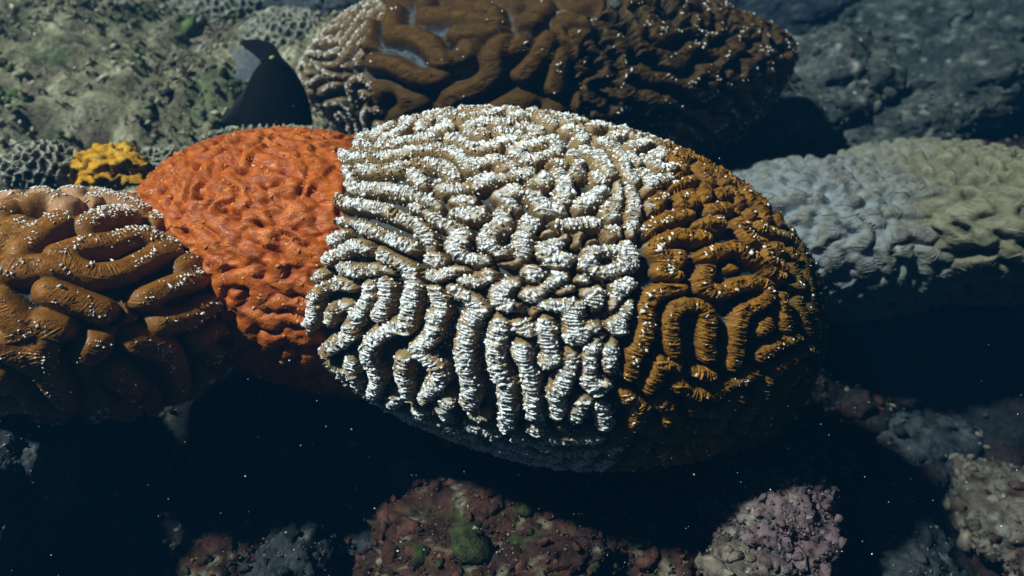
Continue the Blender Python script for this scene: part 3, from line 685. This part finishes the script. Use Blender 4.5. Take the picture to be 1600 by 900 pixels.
# pale corals on the right
pale = Dome(1275, 368, 205, 104, 2, 0.84, 0.10, L=1.65, lump=0.13, seed=17)
NP = 250; LP = 0.15
UP_ = labyrinth(pale, NP, LP, [], 71, steps=12, r=0.3, quad=0.9, warp=0.7, ay=1.6)
UP_ = UP_ * 0.9 + 0.5 * patchy(dome_grid(pale, NP), 3.5, 25.)
def pale_col(a, b, fl, other, side):
    def f(AB, Hn, P):
        g = patchy(AB, 12, 5.0)
        c = mix(mix(fl, a, smooth(0.05, 0.5, Hn)), b, smooth(0.6, 1, Hn) * smooth(-0.3, 0.3, g))
        return mix(c, other, 0.75 * smooth(0.1, 0.8, side * AB[..., 0] + 0.5 * patchy(AB, 5, 3.)))
    return f
coral(pale, NP, UP_, 0.013, [
  dict(name='pale_grey_coral', label='pale blue-grey fleshy coral beside the brown flank of the central dome', cat='coral', seed=51, thr=0.0, rname='lobe',
       region=lambda AB: 1.55 - np.hypot(AB[..., 0], AB[..., 1]), color=pale_col([0.23, 0.24, 0.235], [0.20, 0.175, 0.125], [0.30, 0.35, 0.42], [0.18, 0.165, 0.11], 1), lam=LP, sep=0.020, n=40000, mat=MAT_FLESH, matf=MAT_FLESH,
       septa=dict(half=0.46, rise=0.0006, thick=0.0006, color=lambda ab: mix([0.21, 0.215, 0.205], [0.17, 0.15, 0.11], smooth(-.3, .3, patchy(ab, 8, 4)))))], power=1.8, low=-0.9)
tan = Dome(1500, 352, 250, 112, 7, 0.86, 0.13, L=1.65, lump=0.13, seed=20)
LT = 0.13
UT = labyrinth(tan, NP, LT, [], 72, steps=12, r=0.3, quad=0.8, warp=0.7, ay=1.7)
UT = UT * 0.9 + 0.5 * patchy(dome_grid(tan, NP), 4, 35.)
coral(tan, NP, UT, 0.013, [
  dict(name='tan_coral', label='tan yellow-grey knobbly coral at the right edge, beyond the pale grey one', cat='coral', seed=52, thr=-0.1, rname='lobe',
       region=lambda AB: 1.55 - np.hypot(AB[..., 0], AB[..., 1]), color=pale_col([0.16, 0.14, 0.08], [0.23, 0.205, 0.125], [0.11, 0.105, 0.08], [0.22, 0.22, 0.19], -1), lam=LT, sep=0.019, n=40000, mat=MAT_FLESH, matf=MAT_FLESH,
       septa=dict(half=0.44, rise=0.0005, thick=0.0006, color=lambda ab: mix([0.16, 0.14, 0.08], [0.27, 0.245, 0.16], smooth(-.3, .4, patchy(ab, 14, 4)))))], power=1.9, low=-0.7)

# ------------------------------------------------------------------ rocks, honeycomb corals, sponge, fish
def ground_depth(px, py):
    """depth at which the reef floor is met below a photo position"""
    d = np.arange(0.45, 3.0, 0.006)
    p = at(px, py, 1.0) - CAM
    pts = CAM + d[:, None] * p
    below = pts[:, 2] < floor_z(pts[:, 0], pts[:, 1])
    i = np.argmax(below) if below.any() else len(d) - 1
    return d[i]

_SPH = {}
def sphere(sub):
    if sub not in _SPH:
        import bmesh
        bm = bmesh.new(); bmesh.ops.create_icosphere(bm, subdivisions=sub, radius=1.0)
        _SPH[sub] = (np.array([v.co[:] for v in bm.verts]), np.array([[v.index for v in f.verts] for f in bm.faces])); bm.free()
    return _SPH[sub]

def scatter_bits(name, V, Nn, count, size, cols, parent, origin, R, mat=MAT_TIP, stretch=1.3):
    idx = R.integers(0, len(V), count)
    V0, F0 = sphere(2) if name == 'crust_lumps' else OCT; m = count
    n = Nn[idx]; a = unit(np.cross(n, R.normal(size=(m, 3)))); b = np.cross(n, a)
    sz = (size * np.exp(R.normal(size=m) * 0.45))[:, None, None]
    v = V0[None] * (1 + (0.18 if len(V0) > 20 else 0.3) * R.normal(size=(m, len(V0), 1)))
    W = (V[idx] + R.normal(size=(m, 3)) * size)[:, None] + sz * (v[..., :1] * a[:, None] * stretch + v[..., 1:2] * b[:, None] * 0.8 + v[..., 2:] * n[:, None] * 0.7)
    F = (F0[None] + (np.arange(m) * len(V0))[:, None, None]).reshape(-1, 3)
    pk = fbm(V[idx] * 38 + 7, 3) * 0.9 + 0.5; k_ = np.where(R.random(m) < 0.7, np.clip(pk * len(cols), 0, len(cols) - 1).astype(int), R.integers(0, len(cols), m))
    c = np.asarray(cols)[k_] * R.uniform(0.6, 1.15, (m, 1))
    o = mesh_object(name, W.reshape(-1, 3), F, mat, parent, origin, np.clip(np.repeat(c, len(V0), 0), 0, 1))
    return tag(o, kind='stuff')

def tri_normals(V, F):
    fn = np.cross(V[F[:, 1]] - V[F[:, 0]], V[F[:, 2]] - V[F[:, 0]])
    n = np.zeros_like(V)
    for k in range(3): np.add.at(n, F[:, k], fn)
    return unit(n)

def boulder(name, label, C, rad, tilt, seed, palette, cat='rock', group=None, sub=5, rough=0.22, bits=0, bit_cols=None, bit_size=0.0012, freq=1.6, part='stone'):
    V0, F0 = sphere(sub); R = RV(seed)
    d = 1 + rough * fbm(V0 * freq + seed * 3.1, 4) + rough * 0.35 * fbm(V0 * freq * 4 + seed, 3, ridged=True) + rough * 0.26 * fbm(V0 * freq * 9 + seed, 4, gain=0.65, ridged=True)
    V = V0 * d[:, None] * np.asarray(rad)
    ct, st = math.cos(tilt), math.sin(tilt)
    V = np.stack([V[:, 0] * ct + V[:, 2] * st, V[:, 1], -V[:, 0] * st + V[:, 2] * ct], 1) + C
    a = fbm(V * 28 + seed, 3); b = fbm(V * 70 + seed * 2, 3); c2 = fbm(V * 45 + 50 + seed, 3)
    col = mix(palette[0], palette[1], smooth(-0.3, 0.35, a))
    col = mix(col, palette[2], smooth(0.1, 0.35, c2))
    if len(palette) > 3: col = mix(col, palette[3], smooth(0.2, 0.4, b))
    base = np.array([C[0], C[1], V[:, 2].min()])
    if bits:
        root = empty(name, base); tag(root, label, cat, group)
        mesh_object(part, V, F0, MAT_ROCK, root, base, np.clip(col, 0, 1))
        Nrm = tri_normals(V, F0)
        scatter_bits('crust_lumps', V, Nrm, max(30, bits // 12), bit_size * 3.6, np.asarray(palette[:3]) * 1.2, root, base, R, mat=MAT_ROCK)
        scatter_bits('encrusting_growth', V, Nrm, bits, bit_size, bit_cols, root, base, R)
        return root, V
    o = mesh_object(name, V, F0, MAT_ROCK, None, base, np.clip(col, 0, 1)); tag(o, label, cat, group)
    return o, V

ALGAE = [[0.04, 0.042, 0.038], [0.11, 0.105, 0.085], [0.03, 0.04, 0.03], [0.25, 0.235, 0.19]]
PINK = [[0.11, 0.068, 0.066], [0.16, 0.105, 0.10], [0.055, 0.045, 0.04], [0.21, 0.17, 0.14]]
REDGREEN = [[0.03, 0.014, 0.011], [0.065, 0.026, 0.017], [0.035, 0.042, 0.014], [0.17, 0.14, 0.09]]
GREY = [[0.022, 0.025, 0.03], [0.045, 0.045, 0.047], [0.015, 0.018, 0.016], [0.085, 0.085, 0.08]]
TAN = [[0.08, 0.06, 0.045], [0.15, 0.12, 0.085], [0.06, 0.03, 0.02], [0.22, 0.19, 0.15]]
GROW = [[0.30, 0.26, 0.18], [0.14, 0.035, 0.02], [0.10, 0.12, 0.03], [0.20, 0.10, 0.04], [0.09, 0.03, 0.025], [0.07, 0.07, 0.06], [0.06, 0.04, 0.03]]
GROW2 = [[0.24, 0.19, 0.17], [0.17, 0.12, 0.115], [0.08, 0.07, 0.065], [0.30, 0.26, 0.22]]
GROW3 = [[0.14, 0.14, 0.11], [0.06, 0.065, 0.05], [0.26, 0.25, 0.21], [0.04, 0.05, 0.04]]

front = [  # px, py, depth, half sizes in pixels, depth half size m, palette, label, bits
 (1205, 805, 0.60, 84, 86, 0.035, PINK, 'rounded pinkish rock with pitted crust below the brown coral', 1400, GROW2),
 (1235, 700, 0.66, 40, 46, 0.022, GREY, 'small smooth grey-blue rock tucked under the brown coral above the pinkish rock', 250, GROW2),
 (760, 880, 0.615, 185, 80, 0.05, REDGREEN, 'broad rock crusted with red and green growth at the bottom centre', 3200, GROW),
 (1020, 812, 0.645, 95, 66, 0.04, REDGREEN, 'crusted dark red rock between the pinkish rock and the broad bottom rock', 1600, GROW),
 (590, 800, 0.66, 70, 42, 0.03, GREY, 'dim grey-green stone left of the broad crusted rock', 500, GROW),
 (455, 872, 0.60, 52, 40, 0.025, GREY, 'small grey stone in the dark at the lower left', 300, GROW2),
 (640, 745, 0.68, 38, 26, 0.02, TAN, 'pale mottled stone just beneath the white-tipped dome', 250, GROW3),
 (340, 880, 0.62, 60, 38, 0.03, REDGREEN, 'dark crusted stone at bottom left beside the small grey stone', 500, GROW),
 (20, 740, 0.56, 60, 95, 0.04, GREY, 'dark rough rock at the left edge below the lobed coral', 500, GROW2),
 (1590, 805, 0.76, 80, 42, 0.04, TAN, 'tan rock with orange blotches at the lower right edge', 900, GROW),
 (1400, 860, 0.68, 75, 42, 0.035, GREY, 'grey crusted stone at bottom right between pinkish and tan rocks', 500, GROW3),
 (1165, 885, 0.56, 45, 26, 0.02, TAN, 'pale cream lump at the foot of the pinkish rock', 350, GROW2),
 (1420, 690, 0.86, 90, 40, 0.04, GREY, 'dim blue-grey stone in the dark below the pale corals', 300, GROW3),
 (-150, 690, 0.68, 215, 275, 0.12, GREY, 'big dark rock added mostly out of view at the left to shade the floor', 500, GROW2),  # added rock, mostly out of view, that shades the lower left floor
 (1550, 640, 0.95, 80, 36, 0.04, GREY, 'dim stone in the dark under the tan coral', 250, GROW3),
]
for i, (px, py, d, a, b, rz, pal, lab, nb, bc) in enumerate(front):
    k = d / FPX
    boulder('reef_rock', lab, at(px, py + (14 if px < 1100 else 4), d), (a * k, rz * 1.3, b * k * 0.92), 0.1 * math.sin(i * 2.1), 200 + i, pal, bits=int(nb * 2.6), bit_cols=bc, rough=0.5, bit_size=0.0007, sub=6 if i in (0, 2) else 5, freq=1.9)

rear = [
 (880, 14, 0.80, 84, 36, 0.03, [[0.14, 0.14, 0.11], [0.26, 0.25, 0.20], [0.09, 0.12, 0.06], [0.36, 0.34, 0.29]], 'grey-green dead patch of rock on top of the rear brown corals', 700),
 (1300, 118, 1.12, 85, 62, 0.06, ALGAE, 'rounded algae-covered rock up right beside the dark brown coral', 700),
 (1195, 205, 1.02, 95, 40, 0.05, ALGAE, 'low rough rock between the dark brown coral and the pale grey coral', 700),
 (1400, 195, 1.08, 95, 38, 0.05, ALGAE, 'low tan-grey rock just above the tan coral', 600),
 (1490, 120, 1.25, 120, 55, 0.07, ALGAE, 'broad algae-covered rock high at the right', 700),
 (1395, 50, 1.40, 95, 34, 0.07, ALGAE, 'slanting pale rock near the top right', 500),
 (1565, 40, 1.45, 90, 45, 0.08, ALGAE, 'rock at the top right corner', 500),
 (1230, 20, 1.5, 90, 30, 0.07, GREY, 'dim rock at the top edge right of the rear corals', 400),
 (672, 2, 0.83, 42, 26, 0.03, [[0.10, 0.045, 0.012], [0.14, 0.06, 0.015], [0.06, 0.04, 0.02]], 'brown knob at the top edge above the thick-walled coral', 120),
 (520, 0, 1.05, 80, 34, 0.05, [[0.04, 0.045, 0.05], [0.07, 0.07, 0.07], [0.03, 0.04, 0.03]], 'dark rock at the top edge left of the rear corals', 200),
 (20, 185, 0.95, 42, 45, 0.04, [[0.05, 0.06, 0.06], [0.09, 0.09, 0.08], [0.04, 0.06, 0.04]], 'dark blue-grey rock at the left edge among the algae', 300),
]
for i, (px, py, d, a, b, rz, pal, lab, nb) in enumerate(rear):
    k = d / FPX
    boulder('reef_rock', lab, at(px, py, d), (a * k, rz * 1.3, b * k), -0.25 if px > 1000 else 0.05, 300 + i, pal, bits=int(nb * 0.7), bit_cols=GROW3, rough=0.45, bit_size=0.0015)

def honeycomb(label, px, py, a, b, d, cell_m, seed, tilt=0):
    """a low mound of polygonal cups with raised rims"""
    D = Dome(px, py, a, b, tilt, d, min(a, b) * d / FPX * 1.1, L=1.5, lump=0.05, seed=seed)
    N = 120; AB = dome_grid(D, N); R = RV(seed)
    s = cell_m / D.r.mean(); n = int(3.0 / s) + 1
    gx_, gy_ = np.meshgrid(np.arange(-n, n + 1), np.arange(-n, n + 1))
    sx = D.r[0] / D.r.mean(); sy = D.r[1] / D.r.mean()
    pts = np.stack([((gx_ + 0.5 * (gy_ % 2)) * s).ravel(), (gy_ * s * 0.866).ravel()], 1) + R.normal(size=(gx_.size, 2)) * s * 0.25
    pts = pts[(np.abs(pts[:, 0]) < 1.6 * sx) & (np.abs(pts[:, 1]) < 1.6 * sy)]
    Q = AB * np.array([sx, sy]); q = Q.reshape(-1, 2)
    best = np.full((len(q), 2), 9e9)
    for p in pts:
        dd = np.hypot(q[:, 0] - p[0], q[:, 1] - p[1])
        m1 = dd < best[:, 0]; best[:, 1] = np.where(m1, best[:, 0], np.minimum(best[:, 1], dd)); best[:, 0] = np.minimum(best[:, 0], dd)
    edge = ((best[:, 1] - best[:, 0]) / s).reshape(N, N)
    rim = 1 - smooth(0.08, 0.5, edge)
    wear = smooth(-0.5, 0.3, patchy(AB, 4, seed * 0.7))
    P0, n0 = D.base(AB)
    P = P0 + n0 * (cell_m * 0.45 * rim * (0.4 + 0.6 * wear) + cell_m * 0.1 * patchy(AB, 20, seed))[..., None]
    col = mix([0.10, 0.105, 0.085], [0.36, 0.33, 0.24], smooth(0.2, 0.9, rim))
    col = mix(col, [0.17, 0.15, 0.10], (1 - wear) * 0.7)
    face = (np.hypot(AB[..., 0], AB[..., 1]) < 1.48)[:-1, :-1]
    org = D.C - np.array([0, 0, D.r[1] * 0.8])
    o = emit('honeycomb_coral', P, grid_normals(P), col, face, MAT_ROCK, None, org); tag(o, label, 'coral', 'honeycomb corals on the reef slope')

honeycomb('small honeycomb coral left of the yellow sponge', 72, 262, 62, 36, 0.74, 0.0082, 3)
honeycomb('honeycomb coral between the yellow sponge and the orange coral', 262, 262, 62, 30, 0.76, 0.0070, 4)
honeycomb('honeycomb coral rim directly under the black fish', 425, 222, 105, 22, 0.745, 0.0085, 5)
honeycomb('honeycomb coral above and right of the black fish', 455, 78, 80, 62, 1.0, 0.0092, 6)
honeycomb('honeycomb coral near the top edge above the black fish', 345, 30, 85, 42, 1.12, 0.0105, 7)

# yellow sponge
C = at(172, 262, 0.735); k = 0.735 / FPX
V0, F0 = sphere(5)
d = 1 + 0.65 * fbm(V0 * 1.9 + 3, 3) + 0.14 * fbm(V0 * 6 + 8, 2, ridged=True)
V = V0 * d[:, None] * np.array([50 * k, 0.02, 30 * k]) + C
pore = smooth(0.2, 0.45, fbm(V0 * 7 + 21, 2))
Nn = tri_normals(V, F0); V = V - Nn * (pore * 0.0025)[:, None]
col = mix(mix([0.62, 0.27, 0.012], [0.72, 0.42, 0.05], smooth(-0.2, 0.4, fbm(V0 * 3, 3))), [0.30, 0.13, 0.01], pore * 0.8)
MAT_SPONGE = material('sponge_skin', 0.7, 0.2, bump=0.6, bscale=900, var=0.25, vscale=200)
tag(mesh_object('yellow_sponge', V, F0, MAT_SPONGE, None, C - np.array([0, 0, 0.02]), np.clip(col, 0, 1)), 'bright yellow-orange lumpy sponge on the reef slope', 'sponge')

# black fish
MAT_FISH = material('fish_skin', 0.7, 0.08, bump=0.15, bscale=900, var=0.3, vscale=200, base=(0.003, 0.0028, 0.0025))
MAT_FIN = material('fish_fin', 0.6, 0.2, var=0.3, vscale=300, base=(0.006, 0.006, 0.0065))
MAT_TAIL = material('fish_tail', 0.5, 0.3, var=0.25, vscale=200, base=(0.22, 0.24, 0.27), alpha=0.5)
MAT_SPOT = material('fish_spot', 0.5, 0.3, var=0.1, base=(0.45, 0.36, 0.10))
FD = 0.80
fc = at(420, 170, FD); fish = empty('black_fish', fc - 0.06 * UP)
fish_org = np.array(fish.location)
tag(fish, 'black deep-bodied fish with a pale tail diving behind the orange coral', 'fish')
def spline(pts, n=10):
    p = np.array(pts, float); m = len(p); out = []
    for i in range(m):
        a, b, c, d_ = p[i - 1], p[i], p[(i + 1) % m], p[(i + 2) % m]
        for t in np.arange(n) / n:
            out.append(0.5 * (2 * b + (c - a) * t + (2 * a - 5 * b + 4 * c - d_) * t * t + (3 * b - a - 3 * c + d_) * t ** 3))
    return np.array(out)
def pillow(name, outline, centre, thick, mat, parent, yaw=0.0, shift=0.0, rings=10, pw=0.5):
    """closed lens-shaped solid with the given outline (photo-plane units at the fish's distance)"""
    o = spline(outline); n = len(o); cen = np.array(centre, float)
    s = np.sin(np.linspace(0, np.pi / 2, rings + 1))[1:]
    def pos(xy, z):
        kx = (xy[..., 0] - 420) * FD / FPX; ky = (170 - xy[..., 1]) * FD / FPX
        side = RIGHT * math.cos(yaw) + FWD * math.sin(yaw); nrm = -FWD * math.cos(yaw) + RIGHT * math.sin(yaw)
        return fc + kx[..., None] * side + ky[..., None] * UP + (np.asarray(z) + shift)[..., None] * nrm
    V = [pos(cen[None], np.array([thick])), pos(cen[None], np.array([-thick]))]; F = []
    for sg in (1, -1):
        for r_ in s[:-1]: V.append(pos(cen + (o - cen) * r_, np.full(n, sg * thick * (1 - r_ ** 2) ** pw)))
    V.append(pos(o, np.zeros(n)))
    K = len(s) - 1; st = lambda side, r_: 2 + (side * K + r_) * n if r_ < K else 2 + 2 * K * n
    j = np.arange(n); j2 = (j + 1) % n
    for side in (0, 1):
        a = st(side, 0)
        tri = np.stack([np.full(n, side), a + j, a + j2], 1) if side == 0 else np.stack([np.full(n, side), a + j2, a + j], 1)
        F.append(tri)
        for r_ in range(K):
            a, b = st(side, r_), st(side, r_ + 1)
            q1 = np.stack([a + j, b + j, b + j2], 1); q2 = np.stack([a + j, b + j2, a + j2], 1)
            if side: q1, q2 = q1[:, ::-1], q2[:, ::-1]
            F += [q1, q2]
    return mesh_object(name, np.concatenate(V), np.concatenate(F), mat, parent, fish_org)
pillow('body', [(398, 112), (420, 92), (447, 100), (468, 128), (481, 165), (484, 205), (474, 245), (450, 272), (420, 270), (388, 245), (372, 205), (380, 160)], (428, 185), 0.012, MAT_FISH, fish, 0.25)
pillow('dorsal_fin', [(376, 70), (395, 63), (425, 68), (440, 88), (462, 112), (480, 150), (487, 195), (465, 190), (440, 140), (412, 108), (403, 88)], (440, 118), 0.0022, MAT_FIN, fish, 0.25)
pillow('anal_fin', [(398, 122), (380, 146), (362, 172), (350, 192), (362, 200), (400, 205), (420, 170)], (385, 175), 0.0022, MAT_FIN, fish, 0.25)
pillow('tail_fin', [(410, 104), (398, 84), (376, 79), (361, 82), (370, 97), (371, 113), (372, 126), (386, 127), (402, 118)], (388, 104), 0.0012, MAT_TAIL, fish, 0.25, shift=0.0)
pillow('spot', [(422, 88), (428, 87), (430, 92), (425, 95), (420, 93)], (425, 91), 0.0035, MAT_SPOT, fish, 0.25)
pillow('eye', [(452, 240), (459, 237), (464, 243), (461, 250), (454, 250)], (457, 244), 0.013, MAT_SPOT, fish, 0.25)

# ------------------------------------------------------------------ rubble, turf, drifting specks
V0, F0 = sphere(3)
R = RV(77); done = 0
rub = []
for v in range(3):
    d = 1 + 0.55 * fbm(V0 * 1.5 + 40 * v, 3) + 0.3 * fbm(V0 * 4.5 + 7 * v, 4, ridged=True)
    a = fbm(V0 * 3 + v, 2)
    rub.append((V0 * d[:, None], mix(mix(GREY[0], TAN[0], smooth(-.2, .3, a)), [0.12, 0.05, 0.035], smooth(0.1, 0.4, fbm(V0 * 2 + 9 * v, 2)))))
protos = []
for v, (vv, cc) in enumerate(rub):
    o = mesh_object('rubble_stone', vv, F0, MAT_ROCK, None, np.zeros(3), np.clip(cc, 0, 1)); protos.append(o.data); bpy.data.objects.remove(o)
for i in range(70):
    px = R.uniform(20, 1590); py = R.uniform(700, 895) if R.random() < 0.75 else R.uniform(560, 700)
    if py < 700 and px < 1330: continue
    gd = ground_depth(px, py); c = at(px, py, gd)
    o = bpy.data.objects.new('rubble_stone', protos[i % 3]); COL.objects.link(o)
    s = R.uniform(0.005, 0.013); o.location = c + np.array([0, 0, s * 0.3]); o.scale = (s * R.uniform(.8, 1.4), s * R.uniform(.8, 1.4), s * R.uniform(.5, .9))
    o.rotation_euler = (R.uniform(-.4, .4), R.uniform(-.4, .4), R.uniform(0, 6))
    tag(o, 'small dark stone lying on the shaded reef floor', 'stone', 'rubble stones on the shaded reef floor')

def turf(name, label, n, xr, yr, hgt, cols, seed):
    R = RV(seed)
    x = R.uniform(*xr, n); y = R.uniform(*yr, n); p = np.stack([x, y, 0 * x], -1)
    dn = patchy(p[:, :2], 3.5, seed); k = R.random(n) < smooth(-0.3, 0.4, dn)
    x, y, p = x[k], y[k], p[k]; z = floor_z(x, y); m = len(x)
    B = np.stack([x, y, z - 0.001], -1)
    h = hgt * np.exp(R.normal(size=m) * 0.4); w = h * R.uniform(0.07, 0.15, m)
    ang = R.uniform(0, 6.28, m); s_ = np.stack([np.cos(ang), np.sin(ang), 0 * ang], -1)
    lean = R.normal(size=(m, 3)) * 0.5; lean[:, 2] = 0; lean[:, 0] += 0.35
    up = unit(np.array([0, 0, 1.0]) + lean); mid = B + up * h[:, None] * 0.55; up2 = unit(up + lean * 0.8)
    tip = mid + up2 * h[:, None] * 0.5
    V = np.stack([B - s_ * w[:, None] * .6, B + s_ * w[:, None] * .6, mid + s_ * w[:, None], mid - s_ * w[:, None], tip], 1)
    F = np.array([[0, 1, 2], [0, 2, 3], [3, 2, 4]])
    F = (F[None] + (np.arange(m) * 5)[:, None, None]).reshape(-1, 3)
    c = np.asarray(cols)[R.integers(0, len(cols), m)] * R.uniform(0.6, 1.2, (m, 1))
    g = smooth(0.15, 0.4, patchy(np.stack([x, y], -1), 2.0, 6.6))
    c = mix(c, [0.06, 0.11, 0.025], g * 0.8)
    o = mesh_object(name, V.reshape(-1, 3), F, MAT_TURF, None, None, np.repeat(np.clip(c, 0, 1), 5, 0)); tag(o, label, 'algae', kind='stuff')
TC = [[0.32, 0.28, 0.17], [0.22, 0.20, 0.12], [0.40, 0.36, 0.25], [0.18, 0.19, 0.09]]
turf('algae_turf', 'short fuzzy grey-green algae turf on the upper left slope', 50000, (-0.75, 0.0), (0.1, 1.1), 0.0042, TC, 5)
turf('algae_turf', 'sparse algae turf on the upper right slope', 14000, (0.15, 1.0), (0.25, 1.5), 0.006, TC, 6)

def clumps(name, label, n, xr, yr, size, cols, seed):
    R = RV(seed); x = R.uniform(*xr, n); y = R.uniform(*yr, n)
    k = R.random(n) < smooth(-0.35, 0.35, patchy(np.stack([x, y], -1), 6.0, seed)); x, y = x[k], y[k]
    P = np.stack([x, y, floor_z(x, y)], -1); up = unit(np.array([0, 0, 1.0]) + R.normal(size=P.shape) * 0.35)
    o = scatter_bits(name, P, up, int(len(P) * 1.5), size, cols, None, None, R, mat=MAT_ROCK, stretch=1.5); tag(o, label, 'algae')
clumps('algae_clumps', 'knobbly grey-green algae clumps covering the upper left slope', 16000, (-0.75, 0.02), (0.1, 1.05), 0.0026, [[0.33, 0.27, 0.15], [0.43, 0.36, 0.22], [0.17, 0.14, 0.075], [0.54, 0.47, 0.33], [0.12, 0.16, 0.05], [0.08, 0.08, 0.05]], 15)
clumps('encrusting_crust', 'dark red, green and cream encrusting lumps over the shaded floor below the corals', 16000, (-0.36, 0.62), (-0.06, 0.36), 0.0018, [[0.05, 0.022, 0.016], [0.09, 0.03, 0.018], [0.04, 0.05, 0.018], [0.16, 0.13, 0.09], [0.03, 0.03, 0.03], [0.07, 0.055, 0.04], [0.24, 0.20, 0.15]], 18)
clumps('algae_clumps', 'scattered dull algae clumps on the upper right slope', 9000, (0.15, 1.0), (0.3, 1.4), 0.0030, [[0.12, 0.12, 0.10], [0.20, 0.19, 0.15], [0.07, 0.08, 0.07]], 16)

R = RV(99); V0, F0 = ico(); m = 260
px = R.uniform(0, 1600, m); py = np.where(R.random(m) < 0.6, R.uniform(560, 900, m), R.uniform(0, 900, m)); dd = R.uniform(0.42, 0.58, m)
C = np.stack([at(a, b, c) for a, b, c in zip(px, py, dd)])
sz = 0.00014 * np.exp(R.normal(size=m) * 0.5)
V = (C[:, None] + V0[None] * sz[:, None, None] * R.uniform(0.6, 1.6, (m, 1, 3))).reshape(-1, 3)
F = (F0[None] + (np.arange(m) * len(V0))[:, None, None]).reshape(-1, 3)
MAT_SPECK = material('speck', 0.6, 0.3, var=0.0, base=(0.8, 0.8, 0.78))
tag(mesh_object('drifting_specks', V, F, MAT_SPECK), 'tiny pale specks drifting in the water', 'particles', kind='stuff')

# ------------------------------------------------------------------ the water
hb = 27.0; zt, zb = 0.55, -2.2
V = np.array([[sx * hb, sy * hb, z] for z in (zb, zt) for sx, sy in ((-1, -1), (1, -1), (1, 1), (-1, 1))])
F = np.array([[3, 2, 1, 0], [4, 5, 6, 7], [0, 1, 5, 4], [1, 2, 6, 5], [2, 3, 7, 6], [3, 0, 4, 7]])
mh = bpy.data.materials.new('water_haze'); mh.use_nodes = True; nt = mh.node_tree
for n_ in list(nt.nodes):
    if n_.type == 'BSDF_PRINCIPLED': nt.nodes.remove(n_)
pv = nt.nodes.new('ShaderNodeVolumePrincipled')
# clear sea water: red is swallowed first, a little blue-green is scattered back
dens = 0.9; sc_ = np.array([0.004, 0.029, 0.062]) / dens; ab_ = np.array([0.68, 0.52, 0.44])
pv.inputs['Density'].default_value = dens; pv.inputs['Anisotropy'].default_value = 0.2
pv.inputs['Color'].default_value = (*sc_, 1)
pv.inputs['Absorption Color'].default_value = (*((1 - ab_ / (dens * (1 - sc_))) ** 2), 1)
nt.links.new(pv.outputs[0], nt.nodes['Material Output'].inputs['Volume'])
tag(mesh_object('haze', V, F, mh, smooth_shade=False), 'blue water haze', 'water', kind='stuff')
